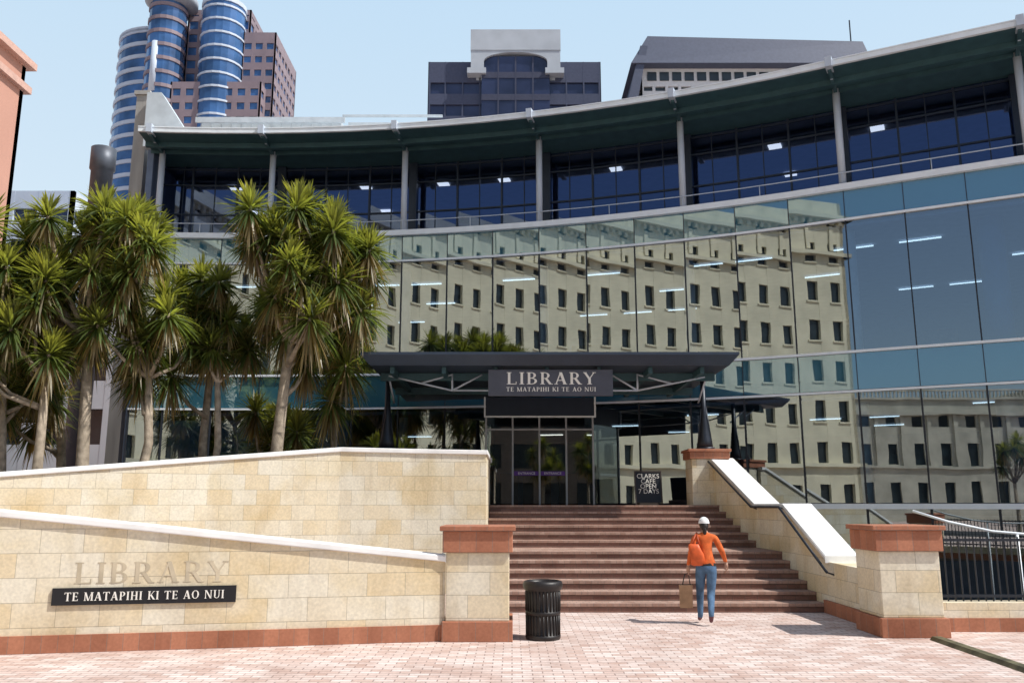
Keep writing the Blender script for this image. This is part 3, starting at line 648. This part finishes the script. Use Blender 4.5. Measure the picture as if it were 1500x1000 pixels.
E=[('pel','wai'),('wai','che'),('che','uch'),('uch','nek'),('nek','nk2'),('uch','sl'),('sl','el'),('el','wl'),('uch','sr'),('sr','er'),('er','wr'),('pel','hl'),('hl','kl'),('kl','cl'),('cl','al'),('al','tl'),('pel','hr'),('hr','kr'),('kr','cr'),('cr','ar'),('ar','tr')]
K=list(J); me=bpy.data.meshes.new('body'); me.from_pydata([J[k][0] for k in K],[(K.index(a),K.index(b)) for a,b in E],[])
ob=bpy.data.objects.new('body_skel',me); C.objects.link(ob)
sm=ob.modifiers.new('s','SKIN'); ob.modifiers.new('u','SUBSURF').levels=2
for i,k in enumerate(K):
    sv=me.skin_vertices[0].data[i]; sv.radius=(J[k][1],J[k][2]); sv.use_root=(k=='pel')
bpy.context.view_layer.update(); dg=bpy.context.evaluated_depsgraph_get()
nm=bpy.data.meshes.new_from_object(ob.evaluated_get(dg)); bpy.data.objects.remove(ob)
M_org=mat('orange_knit',(.62,.13,.03),.9,var=.25,vs=10,bump=.4); M_jean=mat('denim',(.08,.15,.25),.9,var=.35,vs=9,bump=.4); M_skin=mat('skin',(.45,.27,.19),.55); M_shoe=mat('shoes',(.14,.05,.06),.6); M_belt=mat('belt',(.02,.02,.02),.5)
for m in (M_org,M_jean,M_skin,M_shoe,M_belt): nm.materials.append(m)
for p in nm.polygons:
    c=p.center; p.use_smooth=True
    arm=abs(c.x)>.195 and c.z>.8
    if c.z>1.425 and abs(c.x)<.1: k=2
    elif arm: k=2 if c.z<(.905 if c.x<0 else .955) else 0
    elif c.z>.935: k=0
    elif c.z>.915: k=4
    elif c.z<.085 or (c.y<-.17 and c.z<.15 ): k=3
    else: k=1
    p.material_index=k
body=bpy.data.objects.new('body',nm); C.objects.link(body); body.parent=pe
g=MB(); g.ell((0,.10,1.555),(.073,.092,.108)); g.ell((0,.19,1.545),(.013,.02,.02),8,6); g.ell((-.074,.095,1.55),(.012,.02,.03),8,6); g.ell((.074,.095,1.55),(.012,.02,.03),8,6); g.ell((0,.16,1.48),(.035,.03,.03),10,6); g.obj('head',M_skin,pe,True)
g=MB(); g.ell((-.028,.182,1.565),(.012,.008,.008),8,6); g.ell((.028,.182,1.565),(.012,.008,.008),8,6); g.obj('eyes',M_belt,pe,True)
g=MB(); g.ell((0,.187,1.508),(.022,.008,.006),8,6); g.obj('mouth',M_shoe,pe,True)
g=MB(); g.ell((0,.078,1.555),(.077,.085,.10),16,10); g.ell((0,.02,1.51),(.060,.045,.07),14,10); g.ell((0,-.005,1.44),(.032,.028,.075),12,8); g.obj('hair',mat('dark_hair',(.02,.013,.01),.5,var=.4,vs=60),pe,True)
g=MB(); g.ell((0,.085,1.565),(.088,.103,.105),18,8,0,90)
g.add([(-.07,.15,1.58),(-.055,.25,1.565),(0,.27,1.57),(.055,.25,1.565),(.07,.15,1.58),(0,.16,1.61)],[(0,1,2,5),(5,2,3,4)]); g.obj('cap',mat('white_cap',(.75,.75,.74),.8),pe,True)
def hand(w,sgn):
    g=MB(); w=Vector(w); g.tube([w+Vector((0,-.0,.02)),w+Vector((0,.005,-.02)),w+Vector((0,.015,-.085))],[.024,.032,.03],10)
    for i,l in enumerate((.062,.072,.068,.052)):
        b=w+Vector((0,.04-.018*i,-.085)); b1=b+Vector((0,.004,-l*.5)); b2=b1+Vector((-sgn*.018,.0,-l*.3)); b3=b2+Vector((-sgn*.022,0,.004))
        g.tube([b+Vector((0,0,.02)),b,b1,b2,b3],[.009,.0095,.009,.008,.006],7)
    b=w+Vector((0,.03,-.035)); g.tube([b,b+Vector((-sgn*.01,.03,-.025)),b+Vector((-sgn*.022,.035,-.055))],[.011,.011,.008],7)
    g.obj('hand',M_skin,pe,True)
hand((-.28,.065,.875),-1); hand((.328,.125,.925),1)
g=MB()
rings=[(.905,.05,.02),(.92,.095,.045),(.98,.112,.062),(1.08,.108,.064),(1.18,.095,.05),(1.24,.08,.028),(1.245,.06,.012)]
vs=[];fs=[];N=20
for z,a,bq in rings:
    for k in range(N):
        t=2*math.pi*k/N; ct,st_=math.cos(t),math.sin(t)
        vs.append((-.16+a*math.copysign(abs(ct)**.6,ct)+.03*math.sin(z*14),-.115+bq*math.copysign(abs(st_)**.6,st_),z))
for i in range(len(rings)-1):
    for k in range(N): fs.append((i*N+k,i*N+(k+1)%N,(i+1)*N+(k+1)%N,(i+1)*N+k))
fs.append(tuple(range(N))[::-1]); fs.append(tuple((len(rings)-1)*N+k for k in range(N)))
g.add(vs,fs); g.obj('shoulder_bag',mat('orange_leather',(.60,.10,.02),.5,var=.25,vs=10),pe,True)
g=MB(); g.tube([(-.22,-.11,1.23),(-.18,-.06,1.33),(-.13,.04,1.415),(-.14,.13,1.34),(-.2,.1,1.2),(-.24,-.03,1.15)],.012,6); g.tube([(-.10,-.12,1.23),(-.12,-.05,1.34),(-.12,.03,1.412)],.012,6); g.obj('bag_strap',mat('strap',(.42,.07,.02),.5),pe,True)
g=MB(); g.hexa([(-.43,.02,.24),(-.23,.02,.24),(-.23,.12,.24),(-.43,.12,.24),(-.435,.0,.60),(-.225,.0,.60),(-.225,.14,.60),(-.435,.14,.60)]); g.obj('paper_bag',mat('kraft_paper',(.34,.21,.12),.8,var=.2,vs=8),pe,bevel=.008)
g=MB(); g.tube([(-.38,.02,.6),(-.34,.05,.76),(-.28,.07,.785),(-.26,.02,.6)],.006,5); g.tube([(-.38,.13,.6),(-.34,.09,.76),(-.28,.08,.785),(-.26,.13,.6)],.006,5); g.obj('bag_handles',M_belt,pe,True)
